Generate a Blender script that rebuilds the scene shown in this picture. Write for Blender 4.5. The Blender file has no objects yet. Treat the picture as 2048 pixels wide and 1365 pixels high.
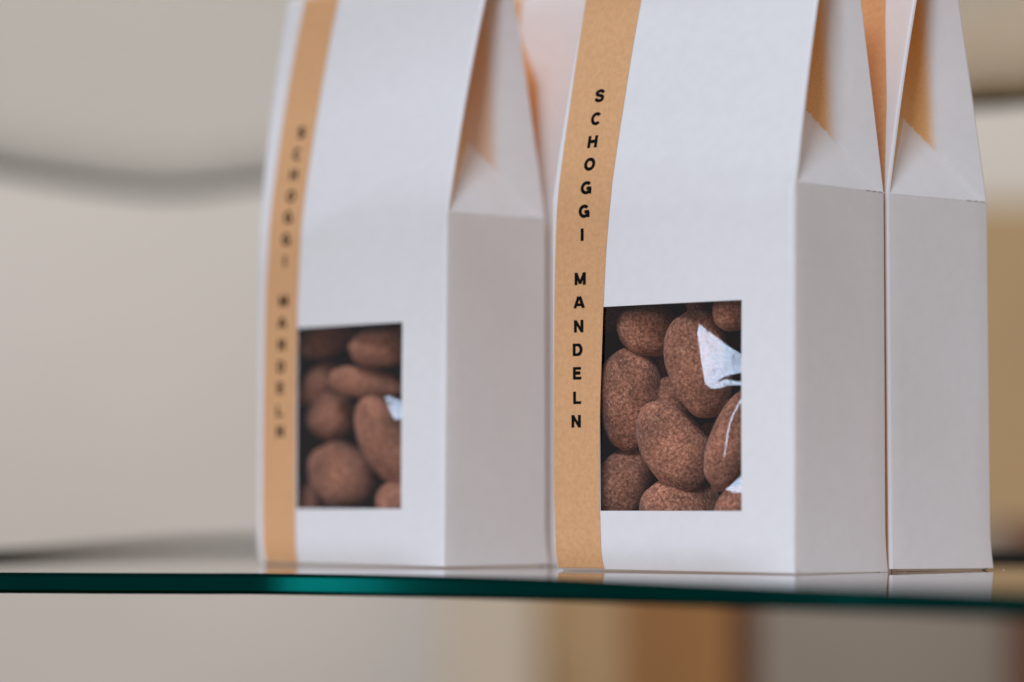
import bpy, math, random
from mathutils import Vector, Matrix, noise
random.seed(7)
SC = bpy.context.scene
COL = SC.collection

# ------------------------------------------------------------------ camera, world, lights, exposure
cam_d = bpy.data.cameras.new('camera'); cam = bpy.data.objects.new('camera', cam_d); COL.objects.link(cam)
cam.location = (0, 0, .019464)
cam.rotation_euler = (math.radians(90) + .049581, 0, 0)
cam_d.sensor_width = 36; cam_d.lens = 6600/2048*36
cam_d.clip_start = .02; cam_d.clip_end = 60
cam_d.dof.use_dof = True; cam_d.dof.focus_distance = .965; cam_d.dof.aperture_fstop = 4.3
SC.camera = cam

world = bpy.data.worlds.new('World'); SC.world = world; world.use_nodes = True
bg = world.node_tree.nodes['Background']
bg.inputs['Color'].default_value = (1.0, .93, .985, 1); bg.inputs['Strength'].default_value = .41

def area(name, loc, target, w, h, power, color):
    l = bpy.data.lights.new(name, 'AREA'); l.shape = 'RECTANGLE'; l.size = w; l.size_y = h
    l.energy = power; l.color = color
    o = bpy.data.objects.new(name, l); COL.objects.link(o); o.location = loc
    o.rotation_euler = (Vector(target) - Vector(loc)).to_track_quat('-Z', 'Y').to_euler()
    return o
KEY = (-.47, -.85, 1.88)
SIDE = (-2.38, .02, .56)
area('ceiling_window', KEY, (.02, .96, .09), .65, .65, 52, (.63, .77, 1.0))
area('side_window', SIDE, (.02, .96, .09), .42, .42, 13, (.62, .77, 1.0))
area('wall_fill', (-.1, 1.9, 1.9), (0, 3.6, .8), 1.9, .7, 29, (1.0, .95, .88))  # added area light, unseen, brightens the back wall
area('warm_fold_fill', (.55, 1.85, 1.25), (.08, .98, .14), .3, .3, 9, (1.0, .52, .20))  # added warm light out of view, tints the side folds

SC.view_settings.view_transform = 'Standard'; SC.view_settings.look = 'None'
SC.view_settings.exposure = 0; SC.view_settings.gamma = 1
SC.cycles.use_denoising = True
SC.cycles.max_bounces = 14; SC.cycles.diffuse_bounces = 8; SC.cycles.transparent_max_bounces = 24
SC.cycles.sample_clamp_indirect = 6

# ------------------------------------------------------------------ helpers
def mesh_obj(name, verts, faces, mats, parent=None, mi=None, smooth=True, sharp=40):
    me = bpy.data.meshes.new(name)
    me.from_pydata([tuple(v) for v in verts], [], faces); me.update()
    for m in mats: me.materials.append(m)
    if mi:
        for p, k in zip(me.polygons, mi): p.material_index = k
    for p in me.polygons: p.use_smooth = smooth
    if smooth and sharp: me.set_sharp_from_angle(angle=math.radians(sharp))
    o = bpy.data.objects.new(name, me); COL.objects.link(o)
    if parent: o.parent = parent
    return o
def tag(o, label=None, cat=None, group=None, kind=None):
    if label: o['label'] = label
    if cat: o['category'] = cat
    if group: o['group'] = group
    if kind: o['kind'] = kind
    return o
def box_mesh(name, x0, x1, y0, y1, z0, z1, mat, parent=None, bev=.002):
    v = [(x, y, z) for x in (x0, x1) for y in (y0, y1) for z in (z0, z1)]
    f = [(0,1,3,2),(4,6,7,5),(0,4,5,1),(2,3,7,6),(0,2,6,4),(1,5,7,3)]
    o = mesh_obj(name, v, f, [mat], parent, smooth=False)
    if bev:
        b = o.modifiers.new('bevel', 'BEVEL'); b.width = bev; b.segments = 2
    return o

# ------------------------------------------------------------------ materials
def new_mat(name):
    m = bpy.data.materials.new(name); m.use_nodes = True
    nt = m.node_tree; return m, nt, nt.nodes['Principled BSDF']
def nd(nt, t, **k):
    n = nt.nodes.new(t)
    for a, b in k.items(): setattr(n, a, b)
    return n
def noise_col(nt, bsdf, c0, c1, scale, lo=.35, hi=.65, detail=6, rough=.6, stretch=None):
    tc = nd(nt, 'ShaderNodeTexCoord'); nz = nd(nt, 'ShaderNodeTexNoise')
    nz.inputs['Scale'].default_value = scale; nz.inputs['Detail'].default_value = detail
    nz.inputs['Roughness'].default_value = rough
    src = tc.outputs['Object']
    if stretch:
        mp = nd(nt, 'ShaderNodeMapping'); mp.inputs['Scale'].default_value = stretch
        nt.links.new(src, mp.inputs[0]); src = mp.outputs[0]
    nt.links.new(src, nz.inputs['Vector'])
    cr = nd(nt, 'ShaderNodeValToRGB'); e = cr.color_ramp.elements
    e[0].position = lo; e[0].color = (*c0, 1); e[1].position = hi; e[1].color = (*c1, 1)
    nt.links.new(nz.outputs['Fac'], cr.inputs[0]); nt.links.new(cr.outputs[0], bsdf.inputs['Base Color'])
    return tc, nz, cr
def add_bump(nt, bsdf, scale, dist, strength=.3, detail=4, stretch=None, prev=None):
    tc = nd(nt, 'ShaderNodeTexCoord'); nz = nd(nt, 'ShaderNodeTexNoise'); bp = nd(nt, 'ShaderNodeBump')
    nz.inputs['Scale'].default_value = scale; nz.inputs['Detail'].default_value = detail
    src = tc.outputs['Object']
    if stretch:
        mp = nd(nt, 'ShaderNodeMapping'); mp.inputs['Scale'].default_value = stretch
        nt.links.new(src, mp.inputs[0]); src = mp.outputs[0]
    nt.links.new(src, nz.inputs['Vector']); nt.links.new(nz.outputs['Fac'], bp.inputs['Height'])
    bp.inputs['Strength'].default_value = strength; bp.inputs['Distance'].default_value = dist
    if prev: nt.links.new(prev.outputs[0], bp.inputs['Normal'])
    nt.links.new(bp.outputs[0], bsdf.inputs['Normal'])
    return bp

PAPER, nt, b = new_mat('pearl_paper')
noise_col(nt, b, (.80, .745, .69), (.825, .77, .715), 260)
b.inputs['Roughness'].default_value = .48
b.inputs['Coat Weight'].default_value = .35; b.inputs['Coat Roughness'].default_value = .3; b.inputs['Coat IOR'].default_value = 1.6
p1 = add_bump(nt, b, 2600, .00003, .35, 3)
p2 = add_bump(nt, b, 900, .00003, .25, 2, stretch=(.5, .5, 4), prev=p1)
add_bump(nt, b, 20, .0016, .22, 1, prev=p2)

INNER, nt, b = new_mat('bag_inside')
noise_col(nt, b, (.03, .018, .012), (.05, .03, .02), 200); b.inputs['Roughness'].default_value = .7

KRAFT, nt, b = new_mat('kraft_paper')
noise_col(nt, b, (.645, .325, .130), (.785, .415, .180), 700, .3, .7, 8, .7)
b.inputs['Roughness'].default_value = .7
add_bump(nt, b, 1800, .00005, .5, 5)

GOLD, nt, b = new_mat('gold_bounce')  # gold card colour added on hidden faces to bounce warm light
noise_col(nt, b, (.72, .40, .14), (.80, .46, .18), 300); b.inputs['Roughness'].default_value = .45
FOLD = PAPER.copy(); FOLD.name = 'pearl_paper_gold_shade'; nt = FOLD.node_tree; b = nt.nodes['Principled BSDF']  # gold grain and warm fold shade mixed into the paper colour
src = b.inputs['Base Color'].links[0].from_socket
at = nd(nt, 'ShaderNodeAttribute'); at.attribute_name = 'gold_shade'
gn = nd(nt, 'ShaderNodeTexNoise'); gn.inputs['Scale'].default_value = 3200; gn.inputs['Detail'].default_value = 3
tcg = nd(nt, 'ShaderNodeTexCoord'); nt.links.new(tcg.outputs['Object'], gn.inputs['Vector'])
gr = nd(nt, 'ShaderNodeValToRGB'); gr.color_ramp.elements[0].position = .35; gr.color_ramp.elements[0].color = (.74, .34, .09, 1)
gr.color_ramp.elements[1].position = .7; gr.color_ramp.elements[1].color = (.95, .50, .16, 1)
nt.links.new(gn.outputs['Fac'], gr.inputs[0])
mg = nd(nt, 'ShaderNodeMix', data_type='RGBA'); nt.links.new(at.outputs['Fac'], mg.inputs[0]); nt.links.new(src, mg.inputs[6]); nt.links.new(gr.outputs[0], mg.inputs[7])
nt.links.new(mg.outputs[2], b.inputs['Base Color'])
INK, nt, b = new_mat('black_ink')
b.inputs['Base Color'].default_value = (.003, .003, .003, 1); b.inputs['Roughness'].default_value = .8; b.inputs['Specular IOR Level'].default_value = .1

SLIT, nt, b = new_mat('perforation_slit')
b.inputs['Base Color'].default_value = (.10, .06, .04, 1); b.inputs['Roughness'].default_value = .9
FIBRE, nt, b = new_mat('torn_paper_fibre')
b.inputs['Base Color'].default_value = (.86, .84, .80, 1); b.inputs['Roughness'].default_value = .8

def clear_film(name, ior, rough, bump=None):
    m = bpy.data.materials.new(name); m.use_nodes = True; nt = m.node_tree; nt.nodes.clear()
    out = nd(nt, 'ShaderNodeOutputMaterial'); mix = nd(nt, 'ShaderNodeMixShader')
    tr = nd(nt, 'ShaderNodeBsdfTransparent'); gl = nd(nt, 'ShaderNodeBsdfGlossy'); fr = nd(nt, 'ShaderNodeFresnel')
    geo = nd(nt, 'ShaderNodeNewGeometry'); mp = nd(nt, 'ShaderNodeMapRange')
    mp.inputs['To Min'].default_value = ior; mp.inputs['To Max'].default_value = 1/ior
    nt.links.new(geo.outputs['Backfacing'], mp.inputs['Value']); nt.links.new(mp.outputs[0], fr.inputs['IOR'])
    gl.inputs['Roughness'].default_value = rough; gl.inputs['Color'].default_value = (1, 1, 1, 1)
    nt.links.new(fr.outputs[0], mix.inputs[0]); nt.links.new(tr.outputs[0], mix.inputs[1]); nt.links.new(gl.outputs[0], mix.inputs[2])
    nt.links.new(mix.outputs[0], out.inputs['Surface'])
    return m, nt, tr, gl, fr
FILM, _, _, _, _ = clear_film('clear_film', 1.45, .02)
_cf = clear_film('creased_film', 1.49, .14)
CREASED = _cf[0]; nt_, gl_ = _cf[1], _cf[3]
_tc = nd(nt_, 'ShaderNodeTexCoord'); _nz = nd(nt_, 'ShaderNodeTexNoise'); _bp = nd(nt_, 'ShaderNodeBump')
_nz.inputs['Scale'].default_value = 130; _nz.inputs['Detail'].default_value = 3; _bp.inputs['Distance'].default_value = .0005; _bp.inputs['Strength'].default_value = .45
nt_.links.new(_tc.outputs['Object'], _nz.inputs['Vector']); nt_.links.new(_nz.outputs['Fac'], _bp.inputs['Height']); nt_.links.new(_bp.outputs[0], gl_.inputs['Normal'])

GLASS_TOP, ntg, trg, glg, frg = clear_film('shelf_glass_face', 1.52, .004)
trg.inputs['Color'].default_value = (.985, .995, .99, 1)
def fill_edge_mat(name, col0, col1, rough=.2):
    m, nt, b = new_mat(name)
    noise_col(nt, b, col0, col1, 30)
    b.inputs['Roughness'].default_value = rough; b.inputs['Specular IOR Level'].default_value = .2; b.inputs['Coat Weight'].default_value = 0
    b.inputs['Specular Tint'].default_value = (.1, .9, .8, 1)
    return m
def teal_edge(name, diff, refl, rough):
    m = bpy.data.materials.new(name); m.use_nodes = True; nt = m.node_tree; nt.nodes.clear()
    out = nd(nt, 'ShaderNodeOutputMaterial'); add = nd(nt, 'ShaderNodeAddShader')
    d = nd(nt, 'ShaderNodeBsdfDiffuse'); g = nd(nt, 'ShaderNodeBsdfGlossy'); tc = nd(nt, 'ShaderNodeTexCoord')
    nz = nd(nt, 'ShaderNodeTexNoise'); nz.inputs['Scale'].default_value = 40; nz.inputs['Detail'].default_value = 5
    mx = nd(nt, 'ShaderNodeMix', data_type='RGBA'); mx.inputs[6].default_value = (*[c*.7 for c in refl], 1); mx.inputs[7].default_value = (*[c*1.3 for c in refl], 1)
    nt.links.new(tc.outputs['Object'], nz.inputs['Vector']); nt.links.new(nz.outputs['Fac'], mx.inputs[0]); nt.links.new(mx.outputs[2], g.inputs['Color'])
    d.inputs['Color'].default_value = (*diff, 1); g.inputs['Roughness'].default_value = rough
    nt.links.new(d.outputs[0], add.inputs[0]); nt.links.new(g.outputs[0], add.inputs[1]); nt.links.new(add.outputs[0], out.inputs['Surface'])
    return m
EDGE = teal_edge('green_glass_edge', (.0001, .007, .006), (.0003, .027, .020), .27)
BEVEL = teal_edge('green_glass_arris', (.0001, .006, .005), (.0004, .012, .010), .25)
REAR = fill_edge_mat('dark_glass_edge', (.022, .019, .017), (.034, .029, .025), .4)

RAIL = fill_edge_mat('black_glass_edge', (.003, .004, .004), (.006, .007, .007), .5)
def cocoa(seed):
    m, nt, b = new_mat('cocoa_powder')
    tc, nz, cr = noise_col(nt, b, (.085, .028, .014), (.58, .26, .15), 1050, .39, .64, 7, .85)
    e = cr.color_ramp.elements.new(.5); e.color = (.28, .102, .052, 1)
    # broad patches
    n2 = nd(nt, 'ShaderNodeTexNoise'); n2.inputs['Scale'].default_value = 95; n2.inputs['Detail'].default_value = 3
    mp = nd(nt, 'ShaderNodeMapping'); mp.inputs['Location'].default_value = (seed, seed*.7, 0)
    nt.links.new(tc.outputs['Object'], mp.inputs[0]); nt.links.new(mp.outputs[0], n2.inputs['Vector'])
    mx = nd(nt, 'ShaderNodeMix', data_type='RGBA', blend_type='OVERLAY'); mx.inputs[0].default_value = .9
    nt.links.new(cr.outputs[0], mx.inputs[6]); nt.links.new(n2.outputs['Fac'], mx.inputs[7])
    # pale grains
    n3 = nd(nt, 'ShaderNodeTexNoise'); n3.inputs['Scale'].default_value = 1500; n3.inputs['Detail'].default_value = 2
    nt.links.new(tc.outputs['Object'], n3.inputs['Vector'])
    r3 = nd(nt, 'ShaderNodeValToRGB'); r3.color_ramp.elements[0].position = .66; r3.color_ramp.elements[1].position = .76
    nt.links.new(n3.outputs['Fac'], r3.inputs[0])
    m3 = nd(nt, 'ShaderNodeMix', data_type='RGBA'); nt.links.new(r3.outputs[0], m3.inputs[0])
    nt.links.new(mx.outputs[2], m3.inputs[6]); m3.inputs[7].default_value = (.62, .38, .24, 1)
    oi = nd(nt, 'ShaderNodeObjectInfo'); mr = nd(nt, 'ShaderNodeMapRange'); mr.inputs['To Min'].default_value = .96; mr.inputs['To Max'].default_value = 1.30
    nt.links.new(oi.outputs['Random'], mr.inputs['Value'])
    hs = nd(nt, 'ShaderNodeHueSaturation'); nt.links.new(mr.outputs[0], hs.inputs['Value']); nt.links.new(m3.outputs[2], hs.inputs['Color'])
    nt.links.new(hs.outputs[0], b.inputs['Base Color'])
    b.inputs['Roughness'].default_value = .85; b.inputs['Sheen Weight'].default_value = .1; b.inputs['Sheen Roughness'].default_value = .5
    b.inputs['Specular IOR Level'].default_value = .2
    p = add_bump(nt, b, 900, .00022, .8, 6)
    add_bump(nt, b, 230, .0005, .5, 4, prev=p)
    return m
COCOA = [cocoa(s) for s in (0, 3.1, 7.7)]

def plain(name, c0, c1, scale=3, rough=.6, stretch=None):
    m, nt, b = new_mat(name); noise_col(nt, b, c0, c1, scale, stretch=stretch); b.inputs['Roughness'].default_value = rough
    return m
WALL = plain('pale_plaster', (.60, .57, .50), (.65, .615, .545), 2, .9)
WOOD = plain('orange_wood', (.31, .135, .032), (.39, .18, .045), 12, .5, (1, 1, .1))
DARKWOOD = plain('dark_wood', (.115, .048, .02), (.16, .068, .03), 12, .5, (1, 1, .1))
TAN = plain('tan_panel', (.38, .255, .12), (.43, .29, .14), 5, .7)
GREYP = plain('grey_panel', (.24, .205, .15), (.28, .24, .18), 5, .7)
CREAM = plain('cream_panel', (.49, .42, .31), (.54, .46, .345), 5, .7)
FLOOR = plain('floor_wood', (.30, .21, .13), (.38, .27, .17), 6, .5, (.2, 1, 1))

# ------------------------------------------------------------------ bag surface
F_PX = 6600.0          # focal length for a 2048 px wide frame
PITCH = 0.049581
CAM_H = 0.019464
W, D, H = 89.27, 44.36, 110.0      # bag width, depth, height of the crease (mm)
RHO = 1.0                          # rounded vertical corners
S_TOP = 90.0                       # sloping part above the crease
def lerp(a, b, t): return a + (b - a) * t
class Bag:
    """surface of one paper bag in its own frame (mm): u left-right, v front-back, z up"""
    def __init__(s, x, y, yaw, dx=(0,)*6, lean=(.19, .19), curve=.00085, back=.19, lift=(.3, .5, .1, .3), kick=1.4):
        s.x, s.y, s.yaw, s.dx, s.lean, s.curve, s.back, s.lift, s.kick = x, y, yaw, dx, lean, curve, back, lift, kick
        c, n = math.cos(yaw), math.sin(yaw)
        s.r = (c, n); s.b = (-n, c)
        # origin of the frame: front left corner
        s.ox = x - W/1000*c; s.oy = y - W/1000*n
    def _raw(s, u, z):
        t = max(0.0, z - H)
        if abs(z - H) < 5 and 1.5 < u < W - 1.5: t = (z - H + 5)**2/20
        k = lerp(s.lean[0], s.lean[1], u / W)
        f = k*t + s.curve*t*t + (2.4*(t-76.2)**2 if t > 76.2 else 0)
        b = s.back*t + .0002*t*t + (2.4*(t-76.2)**2 if t > 76.2 else 0)
        g = D - f - b
        if g < 2.4:                      # the two panels meet in a closed ridge
            f -= (2.4 - g)/2; b -= (2.4 - g)/2
        return f, b
    def front_lean(s, u, z): return s._raw(u, z)[0]
    def back_lean(s, u, z): return s._raw(u, z)[1]
    def gap(s, u, z):
        return D - s.front_lean(u, z) - s.back_lean(u, z)
    def front(s, u, z):
        """depth of the front panel at u, z"""
        v = s.front_lean(u, z)
        w = math.sin(math.pi*min(1, max(0, u/W)))
        if z < H: v -= .7*w*math.sin(math.pi*min(1, z/H))
        if z < 9: v += s.kick*(1-z/9)**2*min(1, max(0, (W-u)/25))
        if z > H: v -= .5*w*math.sin(math.pi*min(1, (z-H)/S_TOP))
        return v
    def backp(s, u, z):
        v = D - s.back_lean(u, z)
        w = math.sin(math.pi*min(1, max(0, u/W)))
        if z < H: v += .5*w*math.sin(math.pi*min(1, z/H))
        if z < 14: v += 1.3*(1-z/14)**2
        return v
    def warp(s, u, v, z):
        """small dents of the folded card, along world X; returns u, v, z"""
        t = min(1.25, max(0, z/H)); a = min(1, max(0, u/W)); b = min(1, max(0, v/D))
        fr = lerp(s.dx[0], s.dx[1], t); br = lerp(s.dx[2], s.dx[3], t); fl = lerp(s.dx[4], s.dx[5], t)
        if z > H:
            fr, br, fl = s.dx[1], s.dx[3], s.dx[5]
        bl = fl + br - fr
        d = lerp(lerp(fl, fr, a), lerp(bl, br, a), b)
        d *= s.y*1e6/F_PX/1000.0
        u2 = u + d*s.r[0]; v2 = v + d*s.b[0]
        z2 = z
        if z < 12:
            l = lerp(lerp(s.lift[1], s.lift[0], a), lerp(s.lift[3], s.lift[2], a), b)
            z2 = z + l*(1-z/12)
        return (u2, v2, z2)
    def world(s, u, v, z):
        return (s.ox + (u*s.r[0] + v*s.b[0])/1000, s.oy + (u*s.r[1] + v*s.b[1])/1000, z/1000)
BAG2 = Bag(.079086, .922193, -.719279, (-3.3, 3.0, .2, .5, 1.6, -2.0), lean=(.205, .165), curve=.00075, lift=(.35, .7, .1, .3), kick=1.8)
BAG1 = Bag(-.020588, 1.016354, -.800595, (-3.0, 3.3, -.1, -.7, -6.0, -3.5), lean=(.10, .18), curve=.0008, lift=(.5, .6, .5, .5), kick=1.5)
BAG3 = Bag(.109468, .957055, -.854738, (1.4, -1.3, 1.3, -1.4, 0, 0), lean=(.17, .17), curve=.0007, lift=(.9, .7, .6, .6), kick=1.0)

# ------------------------------------------------------------------ setting: wall, floor, shelves, furniture behind
def slab(name, outline, z0, z1, mats, ch=.0008):
    """flat polygon plate with small chamfers; mats: face, edge, chamfer"""
    n = len(outline); vs = []; fs = []; mi = []
    P = [Vector((x, y, 0)) for x, y in outline]
    area2 = sum(P[i].x*P[(i+1) % n].y - P[(i+1) % n].x*P[i].y for i in range(n))
    if area2 < 0: P.reverse()
    nor = []
    for i in range(n):
        e = (P[(i+1) % n] - P[i-1]).normalized(); nor.append(Vector((e.y, -e.x, 0)))
    for z, off in ((z1, -ch), (z1 - ch, 0), (z0 + ch, .0005), (z0, -ch)):
        for i in range(n):
            q = P[i] + nor[i]*off; vs.append((q.x, q.y, z))
    fs.append(list(range(n))); mi.append(0)
    fs.append(list(range(4*n - 1, 3*n - 1, -1))); mi.append(0)
    for k in range(3):
        for i in range(n):
            j = (i+1) % n
            fs.append([k*n + j, k*n + i, (k+1)*n + i, (k+1)*n + j][::-1] if False else [k*n + i, (k+1)*n + i, (k+1)*n + j, k*n + j])
            mi.append(1 if k == 1 else 2)
    return mesh_obj(name, vs, fs, mats, None, mi, smooth=True, sharp=25)
def catmull(pts, sub=6, closed=False):
    out = []; n = len(pts)
    rng = range(n if closed else n - 1)
    for i in rng:
        g = lambda k: pts[k % n] if closed else pts[min(n-1, max(0, k))]
        p0, p1, p2, p3 = g(i-1), g(i), g(i+1), g(i+2)
        for s in range(sub):
            t = s/sub
            out.append(tuple(.5*((2*b) + (c-a)*t + (2*a-5*b+4*c-d)*t*t + (3*b-a-3*c+d)*t**3) for a, b, c, d in zip(p0, p1, p2, p3)))
    if not closed: out.append(tuple(pts[-1]))
    return out
front_edge = [(-.205, .9535), (-.1478, .952), (-.118, .9455), (-.0890, .941), (-.0688, .938), (-.0281, .911), (.0101, .874), (.0411, .832),
              (.0683, .796), (.0907, .771), (.1155, .7375), (.140, .702), (.19, .63), (.24, .57)]
rear_edge = [(.52, .86), (.36, 1.0), (.265, 1.10), (.176, 1.19), (.06, 1.31), (-.04, 1.44), (-.10, 1.545), (-.135, 1.55), (-.160, 1.42), (-.186, 1.22), (-.225, 1.10), (-.235, 1.03)]
outline = catmull(front_edge, 6) + [(.40, .55), (.55, .70)] + catmull(rear_edge, 5)
shelf = slab('glass_shelf', outline, -.006, 0, [GLASS_TOP, EDGE, BEVEL], .0011)
tag(shelf, 'green edged clear glass shelf that carries all the white paper bags', 'shelf')
def lip(name, line, z0, z1, th, mat, parent):
    vs = []; fs = []; n = len(line)
    for i, (x, y) in enumerate(line):
        a = Vector(line[max(0, i-1)]); c = Vector(line[min(n-1, i+1)]); e = (c-a).normalized(); no = Vector((e.y, -e.x))
        for dx, z in ((0, z0), (0, z1), (th, z1), (th, z0)):
            vs.append((x + no.x*dx, y + no.y*dx, z))
    for i in range(n-1):
        for k in range(4):
            fs.append((i*4+k, i*4+(k+1) % 4, (i+1)*4+(k+1) % 4, (i+1)*4+k))
    fs += [(0, 3, 2, 1), ((n-1)*4, (n-1)*4+1, (n-1)*4+2, (n-1)*4+3)]
    return mesh_obj(name, vs, fs, [mat], parent, sharp=30)
lip('rear_strip', catmull(rear_edge[1:-1], 5), -.0065, .0030, .003, REAR, shelf)

up_rear = [(.60, 1.02), (.42, 1.20), (.215, 1.386), (.196, 1.398), (.0418, 1.566), (-.1326, 1.737), (-.165, 1.775), (-.1900, 1.790), (-.2195, 1.758), (-.2597, 1.674), (-.295, 1.58), (-.33, 1.45), (-.35, 1.3)]
up_out = [(-.33, 1.05), (-.16, .955), (-.07, .94), (.06, .80), (.26, .62), (.40, .55), (.60, .75)] + catmull(up_rear, 5)
ZU = .1900
shelf2 = slab('glass_shelf', up_out, ZU, ZU + .006, [GLASS_TOP, EDGE, BEVEL], .0008)
tag(shelf2, 'upper glass shelf whose blurred dark rear edge runs behind the bags', 'shelf')
lip('rear_strip', catmull(up_rear[:-1], 5), ZU - .0022, ZU + .0086, .003, RAIL, shelf2)

wall = box_mesh('back_wall', -3, 3, 3.6, 3.7, -1.0, 2.6, WALL); tag(wall, kind='structure'); wall.name = 'wall_back'
floor = box_mesh('floor', -3, 3, -3.2, 3.6, -1.06, -1.0, FLOOR, bev=0); tag(floor, kind='structure')
def X(px, Y): return (px - 1024)/6600*Y
def Z(py, Y): return CAM_H + (1010 - py)/6600*Y
# blurred furniture behind the shelves
Yp = 1.95
t = box_mesh('wooden_post', X(1245, Yp), X(1462, Yp), Yp, Yp + .07, -1.0, Z(1040, Yp), WOOD, bev=.004)
tag(t, 'blurred orange wooden post standing below and behind the glass shelf', 'post')
t = box_mesh('post_shadow_side', X(1464, Yp), X(1525, Yp), Yp + .01, Yp + .06, -1.0, Z(1042, Yp), DARKWOOD, bev=.004)  # shadow side of the wooden post, built as a dark brown strip
tag(t, 'blurred narrow dark brown strip painted as the shadow side of the orange wooden post', 'post')
Yg = 2.3
t = box_mesh('grey_panel', X(1500, Yg), X(2010, Yg), Yg, Yg + .03, -1.0, Z(1046, Yg), GREYP)
tag(t, 'blurred grey panel below the shelf at the right', 'panel')
t = box_mesh('brown_panel', X(2015, Yg-.3), X(2500, Yg-.3), Yg - .3, Yg - .27, -1.0, Z(1046, Yg-.3), DARKWOOD)
tag(t, 'blurred dark brown panel in the lower right corner', 'panel')
Yt = 3.0
t = box_mesh('cream_panel', X(880, 2.9), X(1075, 2.9), 2.9, 2.93, -1.0, Z(1048, 2.9), CREAM)
tag(t, 'blurred cream panel below the shelf, between the pale wall and the tan cabinet', 'panel')
t = box_mesh('tan_cabinet', X(1060, Yt), X(3200, Yt), Yt, Yt + .5, -1.0, Z(400, Yt), TAN)
tag(t, 'blurred tan cabinet behind the right side of the shelf', 'cabinet')

# ------------------------------------------------------------------ paper bags
ARC = [math.radians(a) for a in (-90, -68, -45, -22, 0)]
def carton_mesh(name, B, win, parent, origin):
    w = win or (20.5, 70.9, 17.7, 77.6)
    us = sorted(set([RHO, 3, 6, 10, 15, w[0], 26, 32, 38, 44, 50, 56, 62, w[1], 75, 80, 84, 86.5, W - RHO]))
    zs = sorted(set([0, .5, 1.2, 2, 3.5, 5, 7, 9, 12, w[2], 24, 32, 40, 48, 56, 64, 70, w[3], 84, 92, 100, 104, 105, 106, 107, 108, 109, 109.7, 110, 110.3, 111] +
                    [110 + k for k in (2, 3, 4, 5, 6, 10, 15, 20, 26, 32, 38, 44, 50, 56, 60, 63, 66, 69, 72, 74.5, 76.2, 76.8, 77.4, 78)]))
    cols = []     # (kind, parameter)
    cols += [('FL', a) for a in (math.radians(180), math.radians(202), math.radians(225), math.radians(248))]
    cols += [('F', u) for u in us]
    cols += [('FR', a) for a in ARC[1:]]
    cols += [('S', t) for t in (.12, .25, .4, .55, .7, .85)]
    cols += [('BR', a) for a in [math.radians(x) for x in (0, 22, 45, 68)]]
    cols += [('B', u) for u in reversed(us)]
    cols += [('BL', a) for a in [math.radians(x) for x in (112, 135, 158, 180)]]
    cols += [('T', t) for t in (.85, .7, .55, .4, .25, .12)]
    def pos(c, z):
        k, p = c
        if k == 'F': u, v = p, B.front(p, z)
        elif k == 'B': u, v = p, B.backp(p, z)
        elif k == 'FR': u, v = W - RHO + RHO*math.cos(p), B.front(W, z) + RHO + RHO*math.sin(p)
        elif k == 'FL': u, v = RHO + RHO*math.cos(p), B.front(0, z) + RHO + RHO*math.sin(p)
        elif k == 'BR': u, v = W - RHO + RHO*math.cos(p), B.backp(W, z) - RHO + RHO*math.sin(p)
        elif k == 'BL': u, v = RHO + RHO*math.cos(p), B.backp(0, z) - RHO + RHO*math.sin(p)
        else:
            U = W if k == 'S' else 0
            u = U; v = lerp(B.front(U, z) + RHO, B.backp(U, z) - RHO, p)
            d = 0
            if abs(z - H) < .2: d = .05
            bul = .5*math.sin(math.pi*p)*math.sin(math.pi*min(1, z/H))
            u += (-d - bul) if k == 'S' else (d + bul)
        return B.warp(u, v, z)
    nc = len(cols); vs = []; fs = []; mi = []
    for z in zs:
        for c in cols:
            q = pos(c, z); vs.append(((q[0] - W/2)/1000, (q[1] - D/2)/1000, q[2]/1000))
    # after solidify: outer = paper
    for j in range(len(zs) - 1):
        z0, z1 = zs[j], zs[j+1]
        for i in range(nc):
            i2 = (i+1) % nc; a, c = cols[i], cols[i2]
            if z0 >= H:
                ks = (a[0], c[0])
                if 'S' in ks or 'T' in ks: continue
            if win and a[0] == 'F' and c[0] == 'F' and a[1] >= w[0] - .01 and c[1] <= w[1] + .01 and z0 >= w[2] - .01 and z1 <= w[3] + .01: continue
            fs.append((j*nc + i, j*nc + i2, (j+1)*nc + i2, (j+1)*nc + i))
            mi.append(2 if a[0] == 'B' and c[0] == 'B' else 0)  # back faces made gold to bounce warm light into the gaps
    # base, resting on the glass, set in a little from the walls
    k0 = len(vs)
    for inset, zz in ((.6, .9), (2.2, 0.05)):
        for c in cols:
            q = pos(c, 0)
            u = min(W - inset, max(inset, q[0])); v = min(D - inset + .6, max(inset + .6, q[1]))
            vs.append(((u - W/2)/1000, (v - D/2)/1000, zz/1000))
    for i in range(nc):
        i2 = (i+1) % nc
        fs.append((k0 + i, k0 + i2, i2, i)); fs.append((k0 + nc + i, k0 + nc + i2, k0 + i2, k0 + i))
    fs.append([k0 + nc + i for i in range(nc)][::-1])
    mi += [0]*(len(fs) - len(mi))
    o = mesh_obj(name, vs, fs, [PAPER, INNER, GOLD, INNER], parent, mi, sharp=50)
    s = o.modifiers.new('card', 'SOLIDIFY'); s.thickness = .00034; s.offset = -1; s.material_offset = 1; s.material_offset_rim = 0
    es = o.modifiers.new('split', 'EDGE_SPLIT'); es.split_angle = math.radians(50)
    return o
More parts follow.
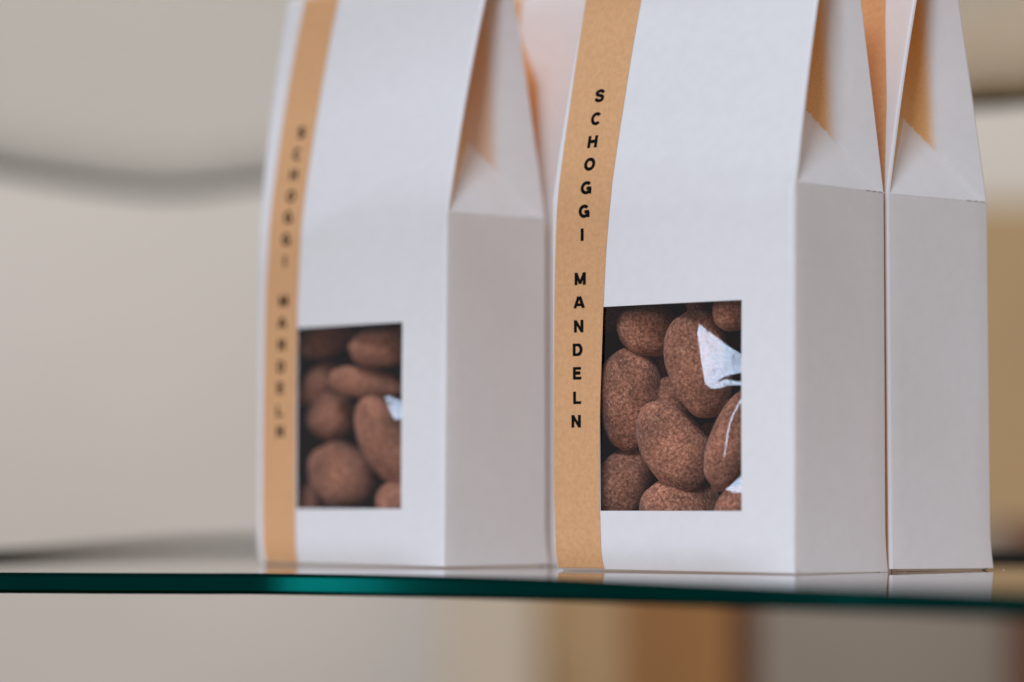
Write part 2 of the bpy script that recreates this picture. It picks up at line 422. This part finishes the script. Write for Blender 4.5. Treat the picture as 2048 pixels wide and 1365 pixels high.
def gusset_mesh(B, side, parent, seed=0, gold_shade=1.0):
    """folded-in side gusset above the crease (side = 1 right, 0 left)"""
    rnd = random.Random(seed)
    U = W if side else 0; sg = -1 if side else 1
    hP = 24.5
    def fedge(s): return Vector((U, B.front(U, H+s) + RHO, H+s))
    def bedge(s): return Vector((U, B.backp(U, H+s) - RHO, H+s))
    def fold(s):
        g = B.gap(U, H+s)/2; t = math.sqrt(max(1, (D/2)**2 - g*g))
        m = (fedge(s) + bedge(s))/2
        return Vector((U + sg*min(t, 21.5), m.y, H+s))
    P = fold(hP)
    vs = []; fs = []; mi = []
    def addgrid(fn, n, m, flip, mat=0):
        k = len(vs)
        for i in range(n+1):
            for j in range(m+1):
                q = fn(i/n, j/m); q = B.warp(q.x, q.y, q.z)
                vs.append(((q[0]-W/2)/1000, (q[1]-D/2)/1000, q[2]/1000))
        for i in range(n):
            for j in range(m):
                f = [k+i*(m+1)+j, k+(i+1)*(m+1)+j, k+(i+1)*(m+1)+j+1, k+i*(m+1)+j+1]
                if flip: f.reverse()
                fs.append(f); mi.append(mat)
    f0, b0 = fedge(0), bedge(0)
    def tri(a, c):   # a along crease, c up to P
        q = f0.lerp(b0, a); q = q.lerp(P, c)
        q.x += -sg*1.0*math.sin(math.pi*min(1, c))*math.sin(math.pi*a)*(1-c)   # slight belly outwards
        return q
    addgrid(tri, 14, 14, side == 0)
    def panel(edge, c0, bend):
        def fn(a, t):
            s0 = a*hP; s = s0 + (78 - s0)*t
            q = edge(s).lerp(fold(s), a)
            corr = c0.lerp(P, a) - edge(s0).lerp(fold(s0), a)
            q += corr*(1-t)**3
            q.x += -sg*bend*math.sin(math.pi*a)*min(1, t*4)
            return q
        return fn
    assert len(vs) == 225
    addgrid(panel(bedge, b0, .9), 16, 30, side == 1)
    addgrid(panel(fedge, f0, -.1), 12, 30, side == 0, 3)  # front half gold, added to bounce warm light onto the rear half
    # perforated creases: dark slits with torn fibres between them
    def dashes(p0, p1, n, dark, bright, wdt):
        d = (p1 - p0); L = d.length; e = d.normalized()
        for i in range(n):
            c = p0 + d*((i+.5)/n)
            for ln, mat, off, wd in ((L/n*.36, 1, .10, wdt), ) if dark(i) else ():
                quad(c - e*ln, c + e*ln, off, wd, mat)
            if bright(i):
                c2 = p0 + d*((i+1.0)/n); ln = L/n*rnd.uniform(.07, .17)
                quad(c2 - e*ln, c2 + e*ln, .19, rnd.uniform(.18, .36), 2)
    def quad(a, c, off, wd, mat):
        k = len(vs); e = (c-a).normalized(); up = Vector((0, 0, 1)) - e*e.z; up.normalize()
        for q in (a - up*wd/2, c - up*wd/2, c + up*wd/2, a + up*wd/2):
            q = q + Vector((-sg*off, 0, 0)); q = B.warp(q.x, q.y, q.z)
            vs.append(((q[0]-W/2)/1000, (q[1]-D/2)/1000, q[2]/1000))
        fs.append((k, k+1, k+2, k+3)); mi.append(mat)
    up = Vector((0, 0, .05))
    dashes(f0 + up, b0 + up, 14, lambda i: i >= 11, lambda i: i > 1, .13)
    dashes(b0, P, 10, lambda i: False, lambda i: True, .12)
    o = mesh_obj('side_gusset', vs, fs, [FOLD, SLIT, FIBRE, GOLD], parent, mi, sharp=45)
    at = o.data.attributes.new('gold_shade', 'FLOAT', 'POINT')
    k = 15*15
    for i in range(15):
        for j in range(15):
            a, c = i/14, j/14; at.data[i*15 + j].value = .30*max(0, c*1.3 - .3)*(1 - .6*a)  # faint warm shade painted towards the tucked-in corner
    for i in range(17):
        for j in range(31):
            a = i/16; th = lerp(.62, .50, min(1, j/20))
            x = min(1, max(0, (a - th + .08)/.20)); at.data[k + i*31 + j].value = x*x*(3 - 2*x)*gold_shade  # gold tone and fold shade painted on the inner rear panel
    return o
def interp(tab, z):
    tab = sorted((zz, u) for u, zz in tab)
    if z <= tab[0][0]: return tab[0][1]
    for (a, ua), (c, uc) in zip(tab, tab[1:]):
        if z <= c: return ua + (uc-ua)*(z-a)/(c-a)
    return tab[-1][1]
def band_mesh(B, Lt, Rt, parent, back=None):
    vs = []; fs = []
    zs = [.15, .5, 1.2, 2, 3.5, 5, 7, 9, 12, 15, 21, 28, 36, 44, 52, 60, 68, 76, 84, 92, 98, 104, 108, 110, 112, 116] + [120 + 4*k for k in range(17)] + [186.2, 187, 188]
    n = 10
    rows = []
    L0, R0 = interp(Lt, 0), interp(Rt, 0)
    rows.append([(lerp(L0, R0, i/n), B.front(20, 0) + 3.0, .06 - 0) for i in range(n+1)])
    for z in zs:
        L, R = interp(Lt, z), interp(Rt, z)
        rows.append([(lerp(L, R, i/n), B.front(lerp(L, R, i/n), z) - .13, z) for i in range(n+1)])
    zt = zs[-1] + .45
    L, R = interp(Lt, zt), interp(Rt, zt)
    rows.append([(lerp(L, R, i/n), B.front(20, zs[-1]) + 1.2, zt) for i in range(n+1)])
    for z in reversed(zs[2:]):
        rows.append([(lerp(L, R, i/n), B.backp(lerp(L, R, i/n), z) + .13, z) for i in range(n+1)])
    for k, r in enumerate(rows):
        for q in r:
            lift = q[2]
            q = B.warp(*q)
            if k == 0: q = (q[0], q[1], .35)
            vs.append(((q[0]-W/2)/1000, (q[1]-D/2)/1000, q[2]/1000))
    for k in range(len(rows)-1):
        for i in range(n):
            a = k*(n+1) + i; fs.append((a, a+1, a+n+2, a+n+1))
    return mesh_obj('label_or_shade_band', vs, fs, [KRAFT], parent, sharp=80)

# lettering: bold grotesque capitals drawn as strokes, cap height 1
def arc(cx, cy, rx, ry, a0, a1, n=18):
    return [(cx + rx*math.cos(math.radians(a0+(a1-a0)*i/n)), cy + ry*math.sin(math.radians(a0+(a1-a0)*i/n))) for i in range(n+1)]
T_ = .275
GLYPH = {
 'S': (.80, [catmull([(.70,.70),(.65,.83),(.52,.90),(.38,.90),(.23,.86),(.13,.745),(.17,.62),(.30,.555),(.46,.51),(.61,.455),(.69,.36),(.69,.24),(.61,.14),(.46,.095),(.34,.10),(.19,.16),(.10,.31)], 4)]),
 'C': (.86, [arc(.45, .5, .35, .405, 42, 318, 26)]),
 'H': (.80, [[(.10,0),(.10,1)],[(.70,0),(.70,1)],[(.1,.52),(.7,.52)]]),
 'O': (.92, [arc(.46, .5, .36, .405, 0, 360, 32)]),
 'G': (.92, [arc(.46, .5, .36, .405, 42, 300, 26) + [(.80,.14),(.80,.44)], [(.48,.45),(.90,.45)]]),
 'I': (.22, [[(.11,0),(.11,1)]]),
 'M': (.95, [[(.10,0),(.10,1)],[(.85,0),(.85,1)],[(.14,.93),(.475,.10)],[(.81,.93),(.475,.10)]]),
 'A': (.96, [[(.08,0),(.44,.97)],[(.88,0),(.52,.97)],[(.24,.30),(.72,.30)]]),
 'N': (.80, [[(.10,0),(.10,1)],[(.70,0),(.70,1)],[(.12,.93),(.68,.07)]]),
 'D': (.84, [[(.10,0),(.10,1)],[(.05,.91),(.36,.91)] + arc(.36,.5,.37,.41,78,-78,16) + [(.36,.09),(.05,.09)]]),
 'E': (.72, [[(.10,0),(.10,1)],[(.05,.91),(.72,.91)],[(.05,.52),(.66,.52)],[(.05,.09),(.74,.09)]]),
 'L': (.68, [[(.10,0),(.10,1)],[(.05,.09),(.70,.09)]]),
}
def ribbon(pts, w):
    P = [Vector((x, y)) for x, y in pts]; n = len(P); closed = (P[0]-P[-1]).length < 1e-4
    if closed: P = P[:-1]; n -= 1
    L = []; R = []
    for i in range(n):
        a = P[i-1] if (i or closed) else P[i]; c = P[(i+1) % n] if (i < n-1 or closed) else P[i]
        d1 = (P[i]-a); d2 = (c-P[i])
        d1 = d1.normalized() if d1.length > 1e-6 else d2.normalized()
        d2 = d2.normalized() if d2.length > 1e-6 else d1
        e = (d1+d2).normalized(); no = Vector((-e.y, e.x)); k = 1/max(.5, e.dot(d1))
        L.append(P[i]+no*w/2*k); R.append(P[i]-no*w/2*k)
    q = [(L[i], R[i], R[i+1], L[i+1]) for i in range(n-1)]
    if closed: q.append((L[-1], R[-1], R[0], L[0]))
    return q
def subdiv_stroke(pts, mx=.12):
    out = [pts[0]]
    for a, c in zip(pts, pts[1:]):
        n = max(1, int(math.hypot(c[0]-a[0], c[1]-a[1])/mx))
        for i in range(1, n+1): out.append((lerp(a[0], c[0], i/n), lerp(a[1], c[1], i/n)))
    return out
def lettering(B, items, parent):
    vs = []; fs = []; cap = 3.72; wx = 1.17
    for k, (ch, (cu, cz)) in enumerate(items):
        gw, strokes = GLYPH[ch]
        hw = 0
        for si, st in enumerate(strokes):
            for q in ribbon(subdiv_stroke(st), T_ if ch not in 'MAN' or si < 2 else T_*.86):
                b0 = len(vs)
                for p in q:
                    x = min(gw + .03, max(-.03, p.x)); y = min(1.0, max(0, p.y)) if ch not in 'SCOG' else p.y
                    u = cu + (x - gw/2)*cap*wx; z = cz + (y - .5)*cap
                    qq = B.warp(u, B.front(u, z) - .16 - .012*si, z)
                    vs.append(((qq[0]-W/2)/1000, (qq[1]-D/2)/1000, qq[2]/1000))
                fs.append((b0, b0+1, b0+2, b0+3))
    return mesh_obj('lettering', vs, fs, [INK], parent, smooth=False)

def make_bag(B, label, win=None, band=None, text=None, seed=0):
    root = bpy.data.objects.new('paper_bag', None); COL.objects.link(root); root.empty_display_size = .03
    o = B.world(W/2, D/2, 0); root.location = o; root.rotation_euler = (0, 0, B.yaw)
    tag(root, label, 'paper bag', 'white paper gift bags standing on the glass shelf')
    carton_mesh('carton', B, win, root, o)
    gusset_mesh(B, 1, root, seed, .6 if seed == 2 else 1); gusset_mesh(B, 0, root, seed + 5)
    bd = band_mesh(B, band[0], band[1], root)
    if text: lettering(B, text, bd)
    if win:
        vs = []; fs = []; n = 8
        for j in range(n+1):
            for i in range(n+1):
                u = lerp(win[0] - 1.2, win[1] + 1.2, i/n); z = lerp(win[2] - 1.2, win[3] + 1.2, j/n)
                q = B.warp(u, B.front(u, z) + .50, z); vs.append(((q[0]-W/2)/1000, (q[1]-D/2)/1000, q[2]/1000))
        for j in range(n):
            for i in range(n): a = j*(n+1)+i; fs.append((a, a+1, a+n+2, a+n+1))
        mesh_obj('window_pane', vs, fs, [FILM], root)
    return root

word = 'SCHOGGIMANDELN'
t2 = [(13.39, 141.03), (13.38, 134.01), (13.31, 127.02), (13.33, 120.21), (13.15, 113.13), (12.89, 106.13), (12.13, 99.2), (11.37, 86.19), (10.97, 79.24), (10.77, 72.15), (10.35, 65.21), (10.13, 58.26), (10.09, 51.02), (9.64, 44.09)]
t1 = [(16.84, 140.59), (16.11, 133.53), (15.51, 126.8), (15.11, 119.74), (14.64, 112.87), (14.12, 105.7), (13.66, 98.55), (13.3, 85.7), (12.68, 78.56), (12.56, 71.4), (12.42, 64.25), (12.13, 57.35), (11.83, 49.8), (12.08, 43.22)]
s2L = [(.9, 172.16), (2.0, 140.8), (2.47, 110.18), (1.64, 95.29), (1.16, 80.4), (0.98, 65.5), (0.66, 35.78), (0.75, 20.95), (1.06, 8.92), (0.97, 4.2), (0.8, 0.58)]
s2R = [(23.45, 169.6), (23.39, 138.95), (22.75, 108.94), (21.26, 94.28), (20.36, 79.59), (19.79, 64.91), (19.07, 50.24), (18.57, 35.58), (18.5, 20.93), (18.82, 9.07), (18.74, 4.44), (18.61, 0.88)]
s1L = [(8.61, 186.07), (7.06, 147.9), (5.56, 110.14), (3.92, 86.45), (3.31, 53.73), (3.14, 21.09), (3.48, 7.86), (3.63, -0.37)]
s1R = [(24.52, 184.37), (23.51, 146.5), (21.41, 109.18), (20.3, 85.71), (19.89, 53.35), (19.81, 21.08), (20.01, 8.0), (19.41, -0.14)]
bag2 = make_bag(BAG2, 'white paper bag in sharp focus with readable lettering and a large window of almonds', (18.6, 70.9, 17.7, 77.5), (s2L, s2R), list(zip(word, t2)), 1)
bag1 = make_bag(BAG1, 'leftmost white paper bag, slightly blurred, with blurred lettering on its tan band', (20.2, 70.0, 18.2, 76.5), (s1L, s1R), list(zip(word, t1)), 2)
shade_band3 = [(67, 0), (67, 110), (63, 138), (57, 165), (53, 190)], [(88.4, 0), (88.2, 110), (84.5, 138), (78.5, 165), (74, 190)]  # band slanted to stand in for brown shade behind the sharp bag
bag3 = make_bag(BAG3, 'rightmost white paper bag, showing only its side, right behind the sharp bag', None, shade_band3, None, 3)
bx, by, byaw = .0191, 1.0437, -.800595
BAG4 = Bag(bx, by, byaw, (0,)*6, lean=(.17, .17), curve=.0007, lift=(.4,)*4)
shade_band4 = [(52, 0), (52, 110), (49, 138), (44, 157), (30, 175), (28, 190)], [(73, 0), (73, 110), (69.5, 138), (64.5, 157), (51, 175), (49, 190)]  # band edges slanted after the warm shading beside the left bag
bag4 = make_bag(BAG4, 'mostly hidden white paper bag glimpsed in the gap between the left and the sharp bag', None, shade_band4, None, 4)

# ------------------------------------------------------------------ almonds
def almond_mesh(seed, a, b, c):
    rnd = random.Random(seed)
    me_v = []; me_f = []
    import bmesh
    bm = bmesh.new(); bmesh.ops.create_icosphere(bm, subdivisions=5, radius=1)
    off = Vector((rnd.uniform(0, 50), rnd.uniform(0, 50), rnd.uniform(0, 50)))
    tp = rnd.uniform(.04, .14)*rnd.choice((-1, 1))
    for v in bm.verts:
        p = v.co.copy()
        # superellipsoid-ish fullness
        q = Vector((math.copysign(abs(p.x)**.93, p.x), math.copysign(abs(p.y)**.93, p.y), math.copysign(abs(p.z)**.95, p.z)))
        k = 1 - tp*q.z
        n = noise.noise(q*1.1 + off)*.11 + noise.noise(q*2.6 + off)*.030 + noise.noise(q*7 + off)*.007
        q = Vector((q.x*k, q.y*k, q.z))*(1 + n)
        v.co = Vector((q.x*a, q.y*b, q.z*c))/1000
    me = bpy.data.meshes.new('almond'); bm.to_mesh(me); bm.free()
    for p in me.polygons: p.use_smooth = True
    me.materials.append(COCOA[seed % 3])
    return me
def almonds(B, rows, labels, group, seed):
    for i, ((u, v, z, a, b, c, tilt), lab) in enumerate(zip(rows, labels)):
        o = bpy.data.objects.new('almond', almond_mesh(seed + i, a*1.04, b*1.03, c*1.03)); COL.objects.link(o)
        o.location = B.world(u, v, z)
        rnd = random.Random(seed*3 + i)
        o.rotation_euler = (math.radians(rnd.uniform(-6, 6)), math.radians(tilt), 0)
        tag(o, lab, 'almond', group)
A2 = [(27.0, 12.2, 71.04, 9.12, 6.19, 7.55, 5), (47.94, 9.98, 60.48, 9.12, 7.48, 15.39, -11), (20.63, 10.61, 50.47, 8.84, 7.25, 14.54, 6), (37.84, 10.49, 36.38, 9.12, 7.48, 13.68, -30), (60.2, 8.12, 37.38, 5.99, 4.91, 14.39, 18), (15.82, 13.16, 25.69, 7.98, 6.54, 11.97, 38), (36.49, 14.48, 19.17, 8.84, 7.25, 11.69, 78), (63.81, 8.94, 17.75, 7.41, 5.61, 6.84, 40), (60.97, 9.69, 75.52, 6.41, 4.91, 5.99, -20), (31.34, 19.7, 50.02, 6.56, 5.38, 7.41, -40), (6.19, 20.07, 77.36, 4.85, 3.97, 6.41, 20), (22.01, 25.02, 60.5, 5.99, 4.91, 7.13, 10), (40.59, 19.0, 78.79, 6.56, 3.04, 3.71, 80), (42.61, 21.46, 34.86, 4.28, 3.51, 8.55, 0)]
L2 = ['round cocoa almond in the upper left of the sharp bag window',
      'tall cocoa almond behind the white glint in the sharp bag window',
      'big upright cocoa almond beside the tan band, sharp bag window',
      'oval cocoa almond tilted to the left, lower middle of the sharp bag window',
      'narrow cocoa almond crossed by a thin glint, right side of the sharp bag window',
      'cocoa almond in the lower left corner of the sharp bag window',
      'cocoa almond cut by the bottom middle of the sharp bag window',
      'orange brown cocoa almond in the lower right corner of the sharp bag window',
      'cocoa almond in the upper right corner of the sharp bag window',
      'small cocoa almond deeper in the centre of the sharp bag window',
      'dark cocoa almond deep in the upper left corner of the sharp bag window',
      'dark cocoa almond deep between the upper almonds of the sharp bag window',
      'dark cocoa almond peeking below the top edge of the sharp bag window',
      'dark sliver of a cocoa almond beside the narrow one in the sharp bag window']
almonds(BAG2, A2, L2, 'cocoa almonds in the sharp bag', 11)
A1 = [(18.34, 12.87, 73.28, 5.03, 4.12, 9.74, 70), (47.47, 11.52, 69.94, 6.28, 5.15, 10.68, 82), (14.2, 13.49, 58.7, 5.18, 4.25, 8.17, 50), (39.3, 11.54, 58.48, 4.87, 3.99, 11.94, 98), (20.66, 13.54, 47.94, 7.54, 6.18, 7.85, 20), (51.18, 8.92, 39.48, 7.07, 5.8, 14.45, -22), (27.35, 12.07, 29.17, 9.74, 7.99, 11.31, -50), (56.81, 8.59, 20.1, 5.97, 4.89, 6.6, 10), (12.72, 11.9, 19.79, 5.34, 4.38, 6.91, 40)]
L1 = ['blurred cocoa almond in the upper left corner of the left bag window',
      'blurred cocoa almond in the upper right corner of the left bag window',
      'blurred cocoa almond at the left, beside the long flat one, in the left bag window',
      'long flat cocoa almond lying across the left bag window',
      'round cocoa almond left of centre in the left bag window',
      'long slanting cocoa almond at the right of the left bag window',
      'large round cocoa almond at the bottom of the left bag window',
      'cocoa almond in the lower right corner of the left bag window',
      'cocoa almond in the lower left corner of the left bag window']
almonds(BAG1, A1, L1, 'cocoa almonds in the left bag', 41)

# ------------------------------------------------------------------ creased clear inner bags; their facets mirror the window light
def facets(B, patches, label, d0=1.6):
    vs = []; fs = []
    c, s = math.cos(B.yaw), math.sin(B.yaw)
    for poly, tw in patches:
        cu = sum(p[0] for p in poly)/len(poly); cz = sum(p[1] for p in poly)/len(poly)
        P0 = Vector(B.world(cu, B.front(cu, cz) + d0, cz))
        tocam = (Vector(cam.location) - P0).normalized(); tol = (Vector(SIDE) - P0).normalized()
        n = (tocam + tol).normalized()
        nl = Vector((n.x*c + n.y*s, -n.x*s + n.y*c, n.z))       # in bag frame (u, v, z)
        k0 = len(vs)
        pts = [Vector((u, z)) for u, z in poly]
        cen = Vector((cu, cz)); m = len(pts)
        for p in pts:
            dv = -(nl.x*(p.x-cu) + nl.z*(p.y-cz))/nl.y*tw
            q = (p.x, B.front(p.x, p.y) + d0 + dv, p.y)
            vs.append(((q[0]-W/2)/1000, (q[1]-D/2)/1000, q[2]/1000))
        fs.append(tuple(range(k0, k0 + m)))
    o = mesh_obj('inner_bag', vs, fs, [CREASED], None, sharp=60)
    o.location = B.world(W/2, D/2, 0); o.rotation_euler = (0, 0, B.yaw)
    tag(o, label, 'plastic bag')
    return o
wing = [(54.49, 71.39), (57.56, 69.27), (61.5, 66.7), (65.41, 64.15), (68.76, 62.34), (70.4, 61.6), (70.4, 56.9), (68.78, 56.93), (66.49, 56.42), (63.67, 55.78), (61.18, 54.41), (59.2, 53.9), (57.61, 53.93), (56.35, 58.55), (55.26, 63.17), (53.97, 68.82)]
curl = [(57.61, 53.9), (59.2, 53.88), (61.18, 54.38), (64.2, 55.2), (66.85, 54.7), (68.79, 54.37), (70.4, 54.2), (70.4, 53.3), (68.79, 53.38), (65.97, 53.44), (63.32, 52.94), (61.18, 52.56), (59.04, 52.75)]
thin = [(68.79, 49.68), (67.56, 47.58), (66.32, 45.32), (65.25, 42.5), (64.71, 39.37), (64.34, 35.82), (64.15, 32.97), (64.5, 32.97), (64.78, 35.81), (65.15, 39.37), (65.78, 42.49), (66.85, 45.31), (68.09, 47.42), (69.6, 49.6)]
low = [(64.08, 24.01), (65.69, 24.86), (67.3, 26.27), (70.4, 28.6), (70.4, 22.8), (66.39, 23.01)]
facets(BAG2, [(wing, 1), (curl, 1), (thin, 1), (low, 1)], 'creased clear plastic bag glinting white inside the sharp bag window')
left = [(61.25, 53.55), (64.68, 52.84), (69.3, 50.6), (69.3, 46.3), (65.2, 46.24), (63.36, 48.95)]
facets(BAG1, [(left, 1)], 'creased clear plastic bag with a small white glint inside the left bag window')

# ------------------------------------------------------------------ dust on the glass
rnd = random.Random(5); vs = []; fs = []
for i in range(150):
    px = rnd.uniform(60, 2040); y = rnd.uniform(.80, 1.02) if px > 900 else rnd.uniform(.945, 1.03)
    x = (px - 1024)/6600*y
    r = rnd.uniform(.00004, .00011) if i % 12 else .00018
    k = len(vs)
    for dx, dy, dz in ((-1, 0, .5), (0, -1, .6), (1, 0, .5), (0, 1, .6), (0, 0, 1.1), (0, 0, 0)):
        vs.append((x + dx*r*rnd.uniform(.7, 1.5), y + dy*r, dz*r + .00001))
    for a, c in ((0, 1), (1, 2), (2, 3), (3, 0)): fs += [(k + a, k + c, k + 4), (k + c, k + a, k + 5)]
dust = mesh_obj('dust', vs, fs, [FIBRE], smooth=False)
tag(dust, 'tiny pale dust specks scattered on the glass shelf', None, None, 'stuff')
